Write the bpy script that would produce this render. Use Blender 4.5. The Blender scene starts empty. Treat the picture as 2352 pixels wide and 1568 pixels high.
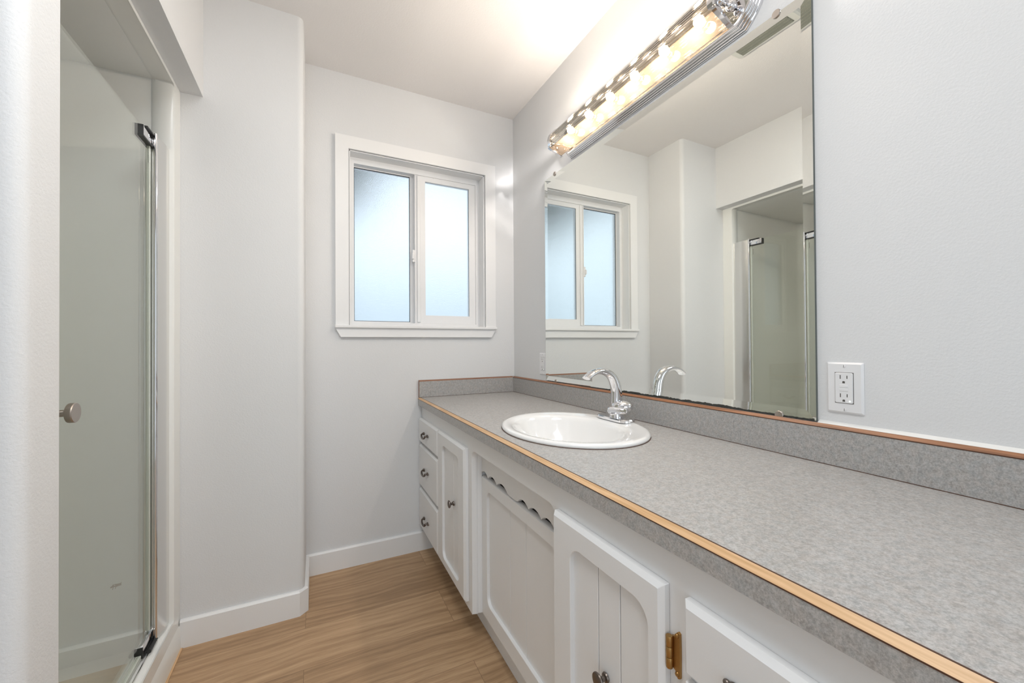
import bpy, bmesh, math, random
from mathutils import Vector, Matrix
random.seed(7)
S = bpy.context.scene
COL = S.collection
PI = math.pi

# ------------------------------------------------------------------ camera
CAM_H = 1.0885
yaw, pitch, roll = math.radians(26.255), math.radians(0.451), math.radians(-0.356)
r_ = Vector((math.cos(yaw), -math.sin(yaw), 0))
u_ = Vector((-math.sin(yaw)*math.sin(pitch), -math.cos(yaw)*math.sin(pitch), math.cos(pitch)))
f_ = Vector((math.sin(yaw)*math.cos(pitch), math.cos(yaw)*math.cos(pitch), math.sin(pitch)))
R_ = r_*math.cos(roll) + u_*math.sin(roll)
U_ = -r_*math.sin(roll) + u_*math.cos(roll)
cd = bpy.data.cameras.new('camera')
cam = bpy.data.objects.new('camera', cd)
COL.objects.link(cam)
cam.matrix_world = Matrix(((R_.x, U_.x, -f_.x, 0), (R_.y, U_.y, -f_.y, 0), (R_.z, U_.z, -f_.z, CAM_H), (0, 0, 0, 1)))
cd.sensor_fit = 'HORIZONTAL'
cd.sensor_width = 36.0
cd.lens = 911.38/2352*36.0
cd.clip_start = 0.02
S.camera = cam

# ------------------------------------------------------------------ world, exposure, large lights
W = bpy.data.worlds.new('world')
S.world = W
W.use_nodes = True
wn = W.node_tree
wn.nodes.clear()
wo = wn.nodes.new('ShaderNodeOutputWorld')
wb = wn.nodes.new('ShaderNodeBackground')
wb.inputs[0].default_value = (0.78, 0.90, 1.0, 1)
wb.inputs[1].default_value = 1.08
wn.links.new(wb.outputs[0], wo.inputs[0])
S.view_settings.view_transform = 'Standard'
S.view_settings.look = 'None'
S.view_settings.gamma = 1.0
S.view_settings.use_curve_mapping = False
S.view_settings.exposure = 0.40

def area(name, loc, target, sx, sy, power, color):
    d = bpy.data.lights.new(name, 'AREA')
    d.shape = 'RECTANGLE'
    d.size, d.size_y, d.energy, d.color = sx, sy, power, color
    o = bpy.data.objects.new(name, d)
    COL.objects.link(o)
    o.location = loc
    o.rotation_euler = (Vector(target)-Vector(loc)).to_track_quat('-Z', 'Y').to_euler()
    return o
# fill lights added out of view: one overhead, one behind the camera
area('overhead_fill_light', (-0.02, 0.38, 2.41), (-0.02, 0.38, 0), 0.5, 0.5, 11.0, (0.95, 0.98, 1.0))
area('rear_fill_light', (-0.2, -1.5, 1.25), (0.1, 2.0, 1.25), 1.4, 1.9, 3.2, (0.93, 0.97, 1.0))
BULB = 4.0           # glow of the bulb envelopes
BULB_W = 4.5         # watts of light from each filament

# ------------------------------------------------------------------ measures
XR, YB, YK, XK = 1.0627, 2.126, 1.835, -0.045
XH, XJ, ZC, ZH = -0.378, -0.446, 2.44, 2.022
YS0, YS1 = 0.82, 0.912       # partition between shower and the near part of the room
XN, YN = -1.55, -1.62        # left and near ends of the room

# ------------------------------------------------------------------ helpers
def tag(o, label=None, cat=None, group=None, kind=None):
    if label: o['label'] = label
    if cat: o['category'] = cat
    if group: o['group'] = group
    if kind: o['kind'] = kind
    return o

def empty(name, loc, label=None, cat=None, group=None, kind=None):
    o = bpy.data.objects.new(name, None)
    COL.objects.link(o)
    o.location = loc
    o.empty_display_size = 0.05
    return tag(o, label, cat, group, kind)

def build(name, bm, mat, parent=None, smooth=False, label=None):
    """world-space bmesh -> one linked object, kept in place under its parent"""
    bmesh.ops.recalc_face_normals(bm, faces=bm.faces[:])
    bm.normal_update()
    if smooth and smooth is not True:
        lim = math.radians(32 if smooth == 'auto' else smooth)
        for e in bm.edges:
            if len(e.link_faces) != 2 or e.calc_face_angle(0) > lim:
                e.smooth = False
    me = bpy.data.meshes.new(name)
    bm.to_mesh(me)
    bm.free()
    me.materials.append(mat)
    if smooth:
        me.polygons.foreach_set('use_smooth', [True]*len(me.polygons))
    o = bpy.data.objects.new(name, me)
    COL.objects.link(o)
    if parent is not None:
        o.parent = parent
        p = parent
        off = Vector((0, 0, 0))
        while p is not None:
            off += p.location
            p = p.parent
        me.transform(Matrix.Translation(-off))
    if label: o['label'] = label
    return o

def mesh_copy(o, name, delta, parent):
    c = o.copy()
    COL.objects.link(c)
    c.name = name
    c.parent = parent
    c.location = o.location + Vector(delta)
    return c

def box(bm, x0, x1, y0, y1, z0, z1, bev=0.0, seg=2):
    m = Matrix.Translation(((x0+x1)/2, (y0+y1)/2, (z0+z1)/2)) @ Matrix.Diagonal((abs(x1-x0), abs(y1-y0), abs(z1-z0), 1))
    vs = bmesh.ops.create_cube(bm, size=1.0, matrix=m)['verts']
    if bev > 0:
        es = list({e for v in vs for e in v.link_edges})
        bmesh.ops.bevel(bm, geom=es, offset=bev, segments=seg, profile=0.5, affect='EDGES')
    return vs

def map3(p, axis, a):
    if axis == 'X': return Vector((a, p[0], p[1]))
    if axis == 'Y': return Vector((p[0], a, p[1]))
    return Vector((p[0], p[1], a))

def prism(bm, poly, axis, a0, a1, bev=0.0):
    """extrude a 2D polygon (concave allowed) along an axis"""
    v0 = [bm.verts.new(map3(p, axis, a0)) for p in poly]
    v1 = [bm.verts.new(map3(p, axis, a1)) for p in poly]
    n = len(poly)
    f0 = bm.faces.new(v0)
    f1 = bm.faces.new(v1[::-1])
    for i in range(n):
        bm.faces.new((v0[i], v0[(i+1) % n], v1[(i+1) % n], v1[i]))
    bm.normal_update()
    bmesh.ops.triangulate(bm, faces=[f0, f1], ngon_method='EAR_CLIP')

def rrect(c0, c1, d0, d1, rs, k=8):
    """rounded rectangle in 2D, radii (c0d0, c1d0, c1d1, c0d1), 4*(k+1) points"""
    pts = []
    if not isinstance(rs, (list, tuple)): rs = [rs]*4
    for (cx, cy, sx, sy, a0, r) in ((c0, d0, 1, 1, PI, rs[0]), (c1, d0, -1, 1, 1.5*PI, rs[1]), (c1, d1, -1, -1, 0, rs[2]), (c0, d1, 1, -1, .5*PI, rs[3])):
        for i in range(k+1):
            a = a0 + i/k*PI/2
            pts.append((cx+sx*r+r*math.cos(a), cy+sy*r+r*math.sin(a)))
    return pts

def loops(bm, ls, close_first=False, close_last=False):
    """bridge successive loops of equal length (lists of Vectors)"""
    vs = [[bm.verts.new(p) for p in l] for l in ls]
    for a, b in zip(vs, vs[1:]):
        n = len(a)
        for i in range(n):
            bm.faces.new((a[i], a[(i+1) % n], b[(i+1) % n], b[i]))
    if close_first: bm.faces.new(vs[0][::-1])
    if close_last: bm.faces.new(vs[-1])
    return vs

def lathe(bm, prof, origin, axis='Z', n=32, sx=1.0, sy=1.0, cap=True):
    """profile [(radius, height)] turned about an axis through origin"""
    O = Vector(origin)
    ls = []
    for r, hgt in prof:
        l = []
        for i in range(n):
            a = 2*PI*i/n
            c, s = r*math.cos(a)*sx, r*math.sin(a)*sy
            if axis == 'Z': l.append(O+Vector((c, s, hgt)))
            elif axis == 'X': l.append(O+Vector((hgt, c, s)))
            elif axis == '-X': l.append(O+Vector((-hgt, c, s)))
            else: l.append(O+Vector((c, hgt, s)))
        ls.append(l)
    loops(bm, ls, cap, cap)

def tube(bm, pts, radii, n=14, side=Vector((0, 1, 0)), cap=True):
    """sweep an ellipse; radii = [(r across, r along side)]"""
    P = [Vector(p) for p in pts]
    ls = []
    for i, p in enumerate(P):
        t = (P[min(i+1, len(P)-1)]-P[max(i-1, 0)]).normalized()
        s = (side - t*side.dot(t)).normalized()
        q = t.cross(s).normalized()
        ra, rb = radii[i] if isinstance(radii[i], (tuple, list)) else (radii[i], radii[i])
        ls.append([p + q*ra*math.cos(2*PI*k/n) + s*rb*math.sin(2*PI*k/n) for k in range(n)])
    loops(bm, ls, cap, cap)

def spline(pts, m=6):
    """Catmull-Rom through tuples of any length"""
    out = []
    n = len(pts)
    for i in range(n-1):
        p0, p1, p2, p3 = pts[max(i-1, 0)], pts[i], pts[i+1], pts[min(i+2, n-1)]
        for j in range(m):
            t = j/m
            out.append(tuple(0.5*((2*b)+(-a+c)*t+(2*a-5*b+4*c-d)*t*t+(-a+3*b-3*c+d)*t**3) for a, b, c, d in zip(p0, p1, p2, p3)))
    out.append(tuple(pts[-1]))
    return out

# ------------------------------------------------------------------ materials
def newmat(name):
    m = bpy.data.materials.new(name)
    m.use_nodes = True
    nt = m.node_tree
    b = nt.nodes['Principled BSDF']
    return m, nt, b

def pbr(name, col, rough=0.5, metal=0.0, bump=None, spec=0.5, coat=0.0):
    m, nt, b = newmat(name)
    b.inputs['Base Color'].default_value = (*col, 1)
    b.inputs['Roughness'].default_value = rough
    b.inputs['Metallic'].default_value = metal
    b.inputs['Specular IOR Level'].default_value = spec
    b.inputs['Coat Weight'].default_value = coat
    tc = nt.nodes.new('ShaderNodeTexCoord')
    if bump:
        sc, st, dist = bump
        n = nt.nodes.new('ShaderNodeTexNoise')
        n.inputs['Scale'].default_value = sc
        n.inputs['Detail'].default_value = 3
        n.inputs['Roughness'].default_value = 0.6
        bp = nt.nodes.new('ShaderNodeBump')
        bp.inputs['Strength'].default_value = st
        bp.inputs['Distance'].default_value = dist
        nt.links.new(tc.outputs['Object'], n.inputs['Vector'])
        nt.links.new(n.outputs['Fac'], bp.inputs['Height'])
        nt.links.new(bp.outputs['Normal'], b.inputs['Normal'])
    else:   # faint uneven sheen so that no surface is perfectly uniform
        n = nt.nodes.new('ShaderNodeTexNoise')
        n.inputs['Scale'].default_value = 14
        mr = nt.nodes.new('ShaderNodeMapRange')
        mr.inputs['To Min'].default_value = max(rough-0.02, 0)
        mr.inputs['To Max'].default_value = rough+0.02
        nt.links.new(tc.outputs['Object'], n.inputs['Vector'])
        nt.links.new(n.outputs['Fac'], mr.inputs['Value'])
        nt.links.new(mr.outputs['Result'], b.inputs['Roughness'])
    return m

M = {}
M['wall'] = pbr('wall_paint', (0.765, 0.77, 0.775), 0.75, bump=(210, 0.35, 0.0016))
M['ceiling'] = pbr('ceiling_paint', (0.82, 0.80, 0.79), 0.85, bump=(160, 0.4, 0.002))
M['trim'] = pbr('trim_paint', (0.87, 0.87, 0.87), 0.38)
M['vinyl'] = pbr('window_vinyl', (0.86, 0.86, 0.865), 0.35)
M['cabinet'] = pbr('cabinet_paint', (0.82, 0.82, 0.82), 0.42, bump=(320, 0.12, 0.0006))
M['dark'] = pbr('cabinet_inside_shade', (0.03, 0.028, 0.026), 0.8)  # near-black colour stands in for the shade seen through the cabinet gaps
M['fiber'] = pbr('shower_acrylic', (0.88, 0.885, 0.86), 0.22)
M['porcelain'] = pbr('porcelain', (0.90, 0.90, 0.895), 0.10, coat=0.5)
M['chrome'] = pbr('chrome', (0.80, 0.80, 0.82), 0.06, 1.0)
M['alu'] = pbr('polished_aluminium', (0.78, 0.77, 0.75), 0.22, 1.0)
M['nickel'] = pbr('brushed_nickel', (0.46, 0.41, 0.37), 0.34, 1.0)
M['bronze'] = pbr('antique_pewter', (0.20, 0.17, 0.15), 0.34, 1.0)
M['brass'] = pbr('aged_brass', (0.45, 0.27, 0.10), 0.38, 1.0, bump=(400, 0.5, 0.0006))
M['rubber'] = pbr('black_rubber', (0.02, 0.02, 0.02), 0.45)
M['plastic'] = pbr('outlet_plastic', (0.84, 0.84, 0.85), 0.3)
M['slot'] = pbr('outlet_slot', (0.10, 0.09, 0.08), 0.6)
M['caulk'] = pbr('white_caulk', (0.8, 0.8, 0.78), 0.5)
M['seal'] = pbr('clear_vinyl_seal', (0.62, 0.66, 0.60), 0.25)
M['edgeglass'] = pbr('darkened_glass_edge', (0.10, 0.12, 0.11), 0.3)  # glass edge, darkened to give the shadow line beside the mirror
M['desilver'] = pbr('blackened_mirror_edge', (0.035, 0.035, 0.03), 0.5)
M['stain'] = pbr('brown_stain', (0.40, 0.31, 0.20), 0.6)
M['fan'] = pbr('fan_plastic', (0.62, 0.63, 0.60), 0.5)
M['grille'] = pbr('fan_grille', (0.22, 0.23, 0.20), 0.6)
M['led'] = pbr('led', (0.9, 1, 0.9), 0.3)
_b = M['led'].node_tree.nodes['Principled BSDF']
_b.inputs['Emission Color'].default_value = (0.85, 1, 0.9, 1)
_b.inputs['Emission Strength'].default_value = 2.0

# silvered mirror
m, nt, b = newmat('mirror_silver')
b.inputs['Base Color'].default_value = (0.92, 0.94, 0.91, 1)
b.inputs['Metallic'].default_value = 1
b.inputs['Roughness'].default_value = 0.0
M['mirror'] = m

# countertop laminate: fine speckle over soft mottling
def laminate(name, dark, light, grain=1.0):
    m, nt, b = newmat(name)
    tc = nt.nodes.new('ShaderNodeTexCoord')
    n1 = nt.nodes.new('ShaderNodeTexNoise'); n1.inputs['Scale'].default_value = 300; n1.inputs['Detail'].default_value = 4; n1.inputs['Roughness'].default_value = 0.75
    n2 = nt.nodes.new('ShaderNodeTexNoise'); n2.inputs['Scale'].default_value = 110; n2.inputs['Detail'].default_value = 3
    n3 = nt.nodes.new('ShaderNodeTexNoise'); n3.inputs['Scale'].default_value = 90; n3.inputs['Detail'].default_value = 2
    r1 = nt.nodes.new('ShaderNodeValToRGB')
    r1.color_ramp.elements[0].position = 0.39; r1.color_ramp.elements[0].color = (*dark, 1)
    r1.color_ramp.elements[1].position = 0.61; r1.color_ramp.elements[1].color = (*light, 1)
    mx = nt.nodes.new('ShaderNodeMix'); mx.data_type = 'FLOAT'; mx.inputs[0].default_value = 0.30
    hs = nt.nodes.new('ShaderNodeMix'); hs.data_type = 'RGBA'; hs.blend_type = 'MIX'
    tint = nt.nodes.new('ShaderNodeValToRGB')
    tint.color_ramp.elements[0].position = 0.35; tint.color_ramp.elements[0].color = (0.42, 0.36, 0.31, 1)
    tint.color_ramp.elements[1].position = 0.65; tint.color_ramp.elements[1].color = (0.34, 0.37, 0.38, 1)
    hs.inputs[0].default_value = 0.22
    L = nt.links.new
    for n in (n1, n2, n3): L(tc.outputs['Object'], n.inputs['Vector'])
    L(n1.outputs['Fac'], mx.inputs[2]); L(n2.outputs['Fac'], mx.inputs[3])
    L(mx.outputs[0], r1.inputs['Fac'])
    L(n3.outputs['Fac'], tint.inputs['Fac'])
    L(r1.outputs['Color'], hs.inputs[6]); L(tint.outputs['Color'], hs.inputs[7])
    L(hs.outputs[2], b.inputs['Base Color'])
    b.inputs['Roughness'].default_value = 0.34
    bp = nt.nodes.new('ShaderNodeBump'); bp.inputs['Strength'].default_value = 0.25; bp.inputs['Distance'].default_value = 0.0004
    L(n1.outputs['Fac'], bp.inputs['Height']); L(bp.outputs['Normal'], b.inputs['Normal'])
    return m
M['laminate'] = laminate('grey_speckled_laminate', (0.285, 0.277, 0.268), (0.555, 0.542, 0.53))

# wood edging
def wood(name, c0, c1, axis):
    m, nt, b = newmat(name)
    tc = nt.nodes.new('ShaderNodeTexCoord')
    mp = nt.nodes.new('ShaderNodeMapping')
    mp.inputs['Scale'].default_value = (4, 120, 120) if axis == 'X' else (120, 4, 120)
    n1 = nt.nodes.new('ShaderNodeTexNoise'); n1.inputs['Scale'].default_value = 2.2; n1.inputs['Detail'].default_value = 4
    r1 = nt.nodes.new('ShaderNodeValToRGB')
    r1.color_ramp.elements[0].position = 0.3; r1.color_ramp.elements[0].color = (*c0, 1)
    r1.color_ramp.elements[1].position = 0.7; r1.color_ramp.elements[1].color = (*c1, 1)
    L = nt.links.new
    L(tc.outputs['Object'], mp.inputs['Vector']); L(mp.outputs['Vector'], n1.inputs['Vector'])
    L(n1.outputs['Fac'], r1.inputs['Fac']); L(r1.outputs['Color'], b.inputs['Base Color'])
    b.inputs['Roughness'].default_value = 0.35
    return m
M['oakY'] = wood('oak_edging', (0.62, 0.37, 0.18), (0.80, 0.54, 0.31), 'Y')
M['oakdark'] = wood('oak_backsplash_edging', (0.20, 0.080, 0.032), (0.38, 0.165, 0.075), 'Y')
M['oakX'] = wood('oak_edging_cross', (0.22, 0.10, 0.06), (0.34, 0.18, 0.11), 'X')
M['brownline'] = pbr('laminate_core', (0.085, 0.035, 0.018), 0.5)

# plank floor: boards run across the room (world X)
m, nt, b = newmat('oak_plank_floor')
L = nt.links.new
tc = nt.nodes.new('ShaderNodeTexCoord')
mp = nt.nodes.new('ShaderNodeMapping')
mp.inputs['Location'].default_value = (0.04+1.22*4, -1.297+0.219*21, 0)
br = nt.nodes.new('ShaderNodeTexBrick')
br.offset = 0.57; br.offset_frequency = 2; br.squash = 1.0
br.inputs['Scale'].default_value = 1.0
br.inputs['Brick Width'].default_value = 1.22
br.inputs['Row Height'].default_value = 0.219
br.inputs['Mortar Size'].default_value = 0.0006
br.inputs['Mortar Smooth'].default_value = 0.2
br.inputs['Bias'].default_value = 0.0
br.inputs['Color1'].default_value = (0, 0, 0, 1)
br.inputs['Color2'].default_value = (1, 1, 1, 1)
br.inputs['Mortar'].default_value = (0.0, 0.0, 0.0, 1)
L(tc.outputs['Object'], mp.inputs['Vector']); L(mp.outputs['Vector'], br.inputs['Vector'])
# long soft streaks, warped so that some planks show cathedral figure
wr = nt.nodes.new('ShaderNodeTexNoise'); wr.inputs['Scale'].default_value = 2.6; wr.inputs['Detail'].default_value = 2
L(tc.outputs['Object'], wr.inputs['Vector'])
ad = nt.nodes.new('ShaderNodeVectorMath'); ad.operation = 'MULTIPLY_ADD'
L(wr.outputs['Color'], ad.inputs[0]); ad.inputs[1].default_value = (0.10, 0.06, 0.0); L(tc.outputs['Object'], ad.inputs[2])
off = nt.nodes.new('ShaderNodeVectorMath'); off.operation = 'MULTIPLY_ADD'
L(br.outputs['Color'], off.inputs[0]); off.inputs[1].default_value = (7.3, 3.1, 0.0); L(ad.outputs[0], off.inputs[2])
ms = nt.nodes.new('ShaderNodeMapping'); ms.inputs['Scale'].default_value = (0.8, 17.0, 1.0)
L(off.outputs[0], ms.inputs['Vector'])
g1 = nt.nodes.new('ShaderNodeTexNoise'); g1.inputs['Scale'].default_value = 1.3; g1.inputs['Detail'].default_value = 5; g1.inputs['Roughness'].default_value = 0.55; g1.inputs['Distortion'].default_value = 0.5
L(ms.outputs['Vector'], g1.inputs['Vector'])
mf = nt.nodes.new('ShaderNodeMapping'); mf.inputs['Scale'].default_value = (6.0, 150.0, 1.0)
L(off.outputs[0], mf.inputs['Vector'])
g2 = nt.nodes.new('ShaderNodeTexNoise'); g2.inputs['Scale'].default_value = 1.6; g2.inputs['Detail'].default_value = 4; g2.inputs['Roughness'].default_value = 0.7
L(mf.outputs['Vector'], g2.inputs['Vector'])
mw = nt.nodes.new('ShaderNodeMapping'); mw.inputs['Scale'].default_value = (1.6, 9.0, 1.0)
L(off.outputs[0], mw.inputs['Vector'])
wv = nt.nodes.new('ShaderNodeTexWave'); wv.wave_type = 'BANDS'; wv.bands_direction = 'Y'
wv.inputs['Scale'].default_value = 1.2; wv.inputs['Distortion'].default_value = 9.0; wv.inputs['Detail'].default_value = 2; wv.inputs['Detail Scale'].default_value = 0.8
L(mw.outputs['Vector'], wv.inputs['Vector'])
def mixf(a, bb, fac):
    x = nt.nodes.new('ShaderNodeMix'); x.data_type = 'FLOAT'; x.inputs[0].default_value = fac
    L(a, x.inputs[2]); L(bb, x.inputs[3]); return x.outputs[0]
s = mixf(g1.outputs['Fac'], g2.outputs['Fac'], 0.46)
s = mixf(s, wv.outputs['Fac'], 0.07)
s = mixf(s, br.outputs['Color'], 0.14)
rp = nt.nodes.new('ShaderNodeValToRGB')
e = rp.color_ramp.elements
e[0].position = 0.28; e[0].color = (0.225, 0.130, 0.066, 1)
e[1].position = 0.66; e[1].color = (0.660, 0.445, 0.265, 1)
e2 = rp.color_ramp.elements.new(0.47); e2.color = (0.440, 0.280, 0.155, 1)
L(s, rp.inputs['Fac'])
mm = nt.nodes.new('ShaderNodeMix'); mm.data_type = 'RGBA'
L(br.outputs['Fac'], mm.inputs[0]); L(rp.outputs['Color'], mm.inputs[6]); mm.inputs[7].default_value = (0.17, 0.10, 0.055, 1)
L(mm.outputs[2], b.inputs['Base Color'])
b.inputs['Roughness'].default_value = 0.45
bp = nt.nodes.new('ShaderNodeBump'); bp.inputs['Strength'].default_value = 0.15; bp.inputs['Distance'].default_value = 0.0008
L(g2.outputs['Fac'], bp.inputs['Height']); L(bp.outputs['Normal'], b.inputs['Normal'])
M['floor'] = m

def thin_glass(name, tint, rough=0.0, base=0.04, power=5.0, gloss=1.0):
    """clear sheet: Schlick mix of straight transmission and a mirror-like gloss"""
    m = bpy.data.materials.new(name); m.use_nodes = True
    nt = m.node_tree; nt.nodes.clear(); L = nt.links.new
    out = nt.nodes.new('ShaderNodeOutputMaterial')
    tr = nt.nodes.new('ShaderNodeBsdfTransparent'); tr.inputs[0].default_value = (*tint, 1)
    gl = nt.nodes.new('ShaderNodeBsdfGlossy'); gl.inputs['Roughness'].default_value = rough
    gl.inputs['Color'].default_value = (gloss, gloss, gloss, 1)
    mx = nt.nodes.new('ShaderNodeMixShader')
    g = nt.nodes.new('ShaderNodeNewGeometry')
    d = nt.nodes.new('ShaderNodeVectorMath'); d.operation = 'DOT_PRODUCT'
    L(g.outputs['Incoming'], d.inputs[0]); L(g.outputs['Normal'], d.inputs[1])
    def mth(op, a, bv):
        x = nt.nodes.new('ShaderNodeMath'); x.operation = op
        if hasattr(a, 'is_linked') or hasattr(a, 'links'): L(a, x.inputs[0])
        else: x.inputs[0].default_value = a
        if bv is not None:
            if hasattr(bv, 'links'): L(bv, x.inputs[1])
            else: x.inputs[1].default_value = bv
        return x.outputs[0]
    ab = mth('ABSOLUTE', d.outputs['Value'], None)
    om = mth('SUBTRACT', 1.0, ab)
    pw = mth('POWER', om, power)
    sc = mth('MULTIPLY', pw, 1-base)
    fr = mth('ADD', sc, base)
    L(fr, mx.inputs[0]); L(tr.outputs[0], mx.inputs[1]); L(gl.outputs[0], mx.inputs[2])
    L(mx.outputs[0], out.inputs[0])
    return m
M['doorglass'] = thin_glass('green_tinted_shower_glass', (0.972, 0.985, 0.958))
M['rodglass'] = thin_glass('clear_fluted_glass', (0.90, 0.865, 0.80), 0.03, 0.10, 3.0)

M['rodtop'] = thin_glass('smoky_fluted_glass', (0.76, 0.73, 0.68), 0.03, 0.10, 3.0)  # greyer top rods, tint deepened to cut the light reaching the ceiling

# frosted window glass: rough refraction with a grainy face
m, nt, b = newmat('frosted_window_glass')
b.inputs['Base Color'].default_value = (0.93, 0.97, 1.0, 1)
b.inputs['Roughness'].default_value = 0.25
b.inputs['IOR'].default_value = 1.45
b.inputs['Transmission Weight'].default_value = 1.0
tc = nt.nodes.new('ShaderNodeTexCoord')
n = nt.nodes.new('ShaderNodeTexNoise'); n.inputs['Scale'].default_value = 420; n.inputs['Detail'].default_value = 2
bp = nt.nodes.new('ShaderNodeBump'); bp.inputs['Strength'].default_value = 0.6; bp.inputs['Distance'].default_value = 0.002
nt.links.new(tc.outputs['Object'], n.inputs['Vector']); nt.links.new(n.outputs['Fac'], bp.inputs['Height']); nt.links.new(bp.outputs['Normal'], b.inputs['Normal'])
M['frost'] = m

# milky diffuser under the bulbs
m = bpy.data.materials.new('milky_diffuser'); m.use_nodes = True
nt = m.node_tree; nt.nodes.clear()
out = nt.nodes.new('ShaderNodeOutputMaterial')
t1 = nt.nodes.new('ShaderNodeBsdfTranslucent'); t1.inputs[0].default_value = (0.075, 0.054, 0.034, 1)
t2 = nt.nodes.new('ShaderNodeBsdfTransparent'); t2.inputs[0].default_value = (0.95, 0.92, 0.88, 1)
x1 = nt.nodes.new('ShaderNodeMixShader'); x1.inputs[0].default_value = 0.60
nt.links.new(t1.outputs[0], x1.inputs[1]); nt.links.new(t2.outputs[0], x1.inputs[2]); nt.links.new(x1.outputs[0], out.inputs[0])
M['milk'] = m

m = bpy.data.materials.new('glowing_bulb'); m.use_nodes = True
nt = m.node_tree; nt.nodes.clear()
out = nt.nodes.new('ShaderNodeOutputMaterial')
em = nt.nodes.new('ShaderNodeEmission'); em.inputs[0].default_value = (1.0, 0.80, 0.60, 1); em.inputs[1].default_value = BULB
t2 = nt.nodes.new('ShaderNodeBsdfTransparent')
ad = nt.nodes.new('ShaderNodeAddShader')
nt.links.new(em.outputs[0], ad.inputs[0]); nt.links.new(t2.outputs[0], ad.inputs[1]); nt.links.new(ad.outputs[0], out.inputs[0])
M['bulb'] = m

# outside
M['eave'] = pbr('eave_board', (0.10, 0.085, 0.06), 0.8)
M['hedge'] = pbr('hedge_leaves', (0.035, 0.05, 0.02), 0.8, bump=(30, 1.0, 0.05))
M['siding'] = pbr('pale_siding', (0.80, 0.84, 0.86), 0.7)
M['ground'] = pbr('gravel', (0.6, 0.6, 0.6), 0.9, bump=(40, 0.6, 0.02))

# ------------------------------------------------------------------ room shell
def structure(name, bm, mat, smooth=False):
    return tag(build(name, bm, mat, None, smooth), kind='structure')

bm = bmesh.new(); box(bm, XN-.1, XR+.1, YN-.1, YB+.1, -.06, 0); structure('floor', bm, M['floor'])
bm = bmesh.new(); box(bm, XN-.1, XR+.1, YN-.1, YB+.1, ZC, ZC+.06); structure('ceiling', bm, M['ceiling'])
bm = bmesh.new(); box(bm, XR, XR+.1, YN-.1, YB+.1, 0, ZC); structure('wall_right', bm, M['wall'])
WX0, WX1, WZ0, WZ1 = 0.149, 0.866, 1.178, 2.067       # window opening
bm = bmesh.new()
box(bm, XK-.1, WX0-.0005, YB, YB+.14, 0, ZC); box(bm, WX1+.0045, XR, YB, YB+.14, 0, ZC)
box(bm, WX0-.0005, WX1+.0045, YB, YB+.14, 0, WZ0-.002); box(bm, WX0-.0005, WX1+.0045, YB, YB+.14, WZ1, ZC)
structure('wall_back', bm, M['wall'])
def corner_poly(x0, x1, y0, y1, r, k=10):      # rounded at (x1, y0)
    p = [(x0, y1), (x0, y0)]
    p += [(x1-r+r*math.sin(a), y0+r-r*math.cos(a)) for a in [PI/2*i/k for i in range(k+1)]]
    p += [(x1, y1)]
    return p
bm = bmesh.new(); prism(bm, corner_poly(XN, XK, YK, YB+.1, .024), 'Z', 0, ZC); structure('wall_closet', bm, M['wall'], 'auto')
bm = bmesh.new(); prism(bm, corner_poly(XN, XH, YS0, YS1, .022), 'Z', 0, ZC)
box(bm, XJ, XH, YS1-.03, YK, ZH, ZC)
structure('wall_left', bm, M['wall'], 'auto')
bm = bmesh.new(); box(bm, XN-.1, XN, YN-.1, YS0, 0, ZC); structure('wall_nook', bm, M['wall'])
bm = bmesh.new()
box(bm, XN, -0.95, YN-.1, YN, 0, ZC); box(bm, 0.55, XR, YN-.1, YN, 0, ZC); box(bm, -0.95, 0.55, YN-.1, YN, 2.2, ZC)
structure('wall_near', bm, M['wall'])

def baseboard(name, pts, t=0.014, h=0.099, chamfer=0.006):
    """board along a polyline of wall points; room lies to the right of the direction of travel"""
    bm = bmesh.new()
    P = [Vector((x, y, 0)) for x, y in pts]
    nrm = []
    for a, b2 in zip(P, P[1:]):
        d = (b2-a).normalized(); nrm.append(Vector((d.y, -d.x, 0)))
    prof = [(0, 0), (t, 0), (t, h-chamfer), (t-chamfer, h), (0, h)]
    rings = []
    for i, p in enumerate(P):
        if i == 0: mdir, k = nrm[0], 1.0
        elif i == len(P)-1: mdir, k = nrm[-1], 1.0
        else:
            mdir = (nrm[i-1]+nrm[i]).normalized(); k = 1/mdir.dot(nrm[i])
        rings.append([p+mdir*k*o+Vector((0, 0, z)) for o, z in prof])
    loops(bm, rings, True, True)
    return tag(build(name, bm, M['trim']), kind='structure')
baseboard('baseboard_closet', [(XJ+.002, YK), (XK-.022, YK), (XK, YK+.020), (XK, YB-.0145)])
baseboard('baseboard_back', [(XK, YB), (0.5795, YB)])

# ------------------------------------------------------------------ window
win = empty('window_1', (0.5, YB, 1.18), 'white framed sliding window with two frosted panes in the back wall', 'window', kind='structure')
yc = YB-.018
bm = bmesh.new()
prism(bm, [(.0843, 1.19), (WX0-.004, 1.19), (WX0-.004, WZ1-.002), (WX1+.009, WZ1-.002), (WX1+.009, 1.19), (.9375, 1.19), (.9375, 2.128), (.0843, 2.128)], 'Y', yc, YB)
build('casing', bm, M['trim'], win)
bm = bmesh.new()      # jamb liner, a few millimetres inside the casing
box(bm, WX0, WX0+.004, YB-.006, YB+.062, 1.19, WZ1-.004)
box(bm, WX1, WX1+.004, YB-.006, YB+.062, 1.19, WZ1-.004)
box(bm, WX0, WX1+.004, YB-.006, YB+.062, WZ1-.008, WZ1-.004)
build('jamb', bm, M['trim'], win)
bm = bmesh.new()
box(bm, .081, .9405, YB-.030, YB+.062, 1.1765, 1.190, .0025, 2)
build('sill', bm, M['trim'], win)
bm = bmesh.new()
prism(bm, [(.0825, 1.1765), (.9365, 1.1765), (.908, 1.131), (.108, 1.131)], 'Y', YB-.018, YB)
build('apron', bm, M['trim'], win)
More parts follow.
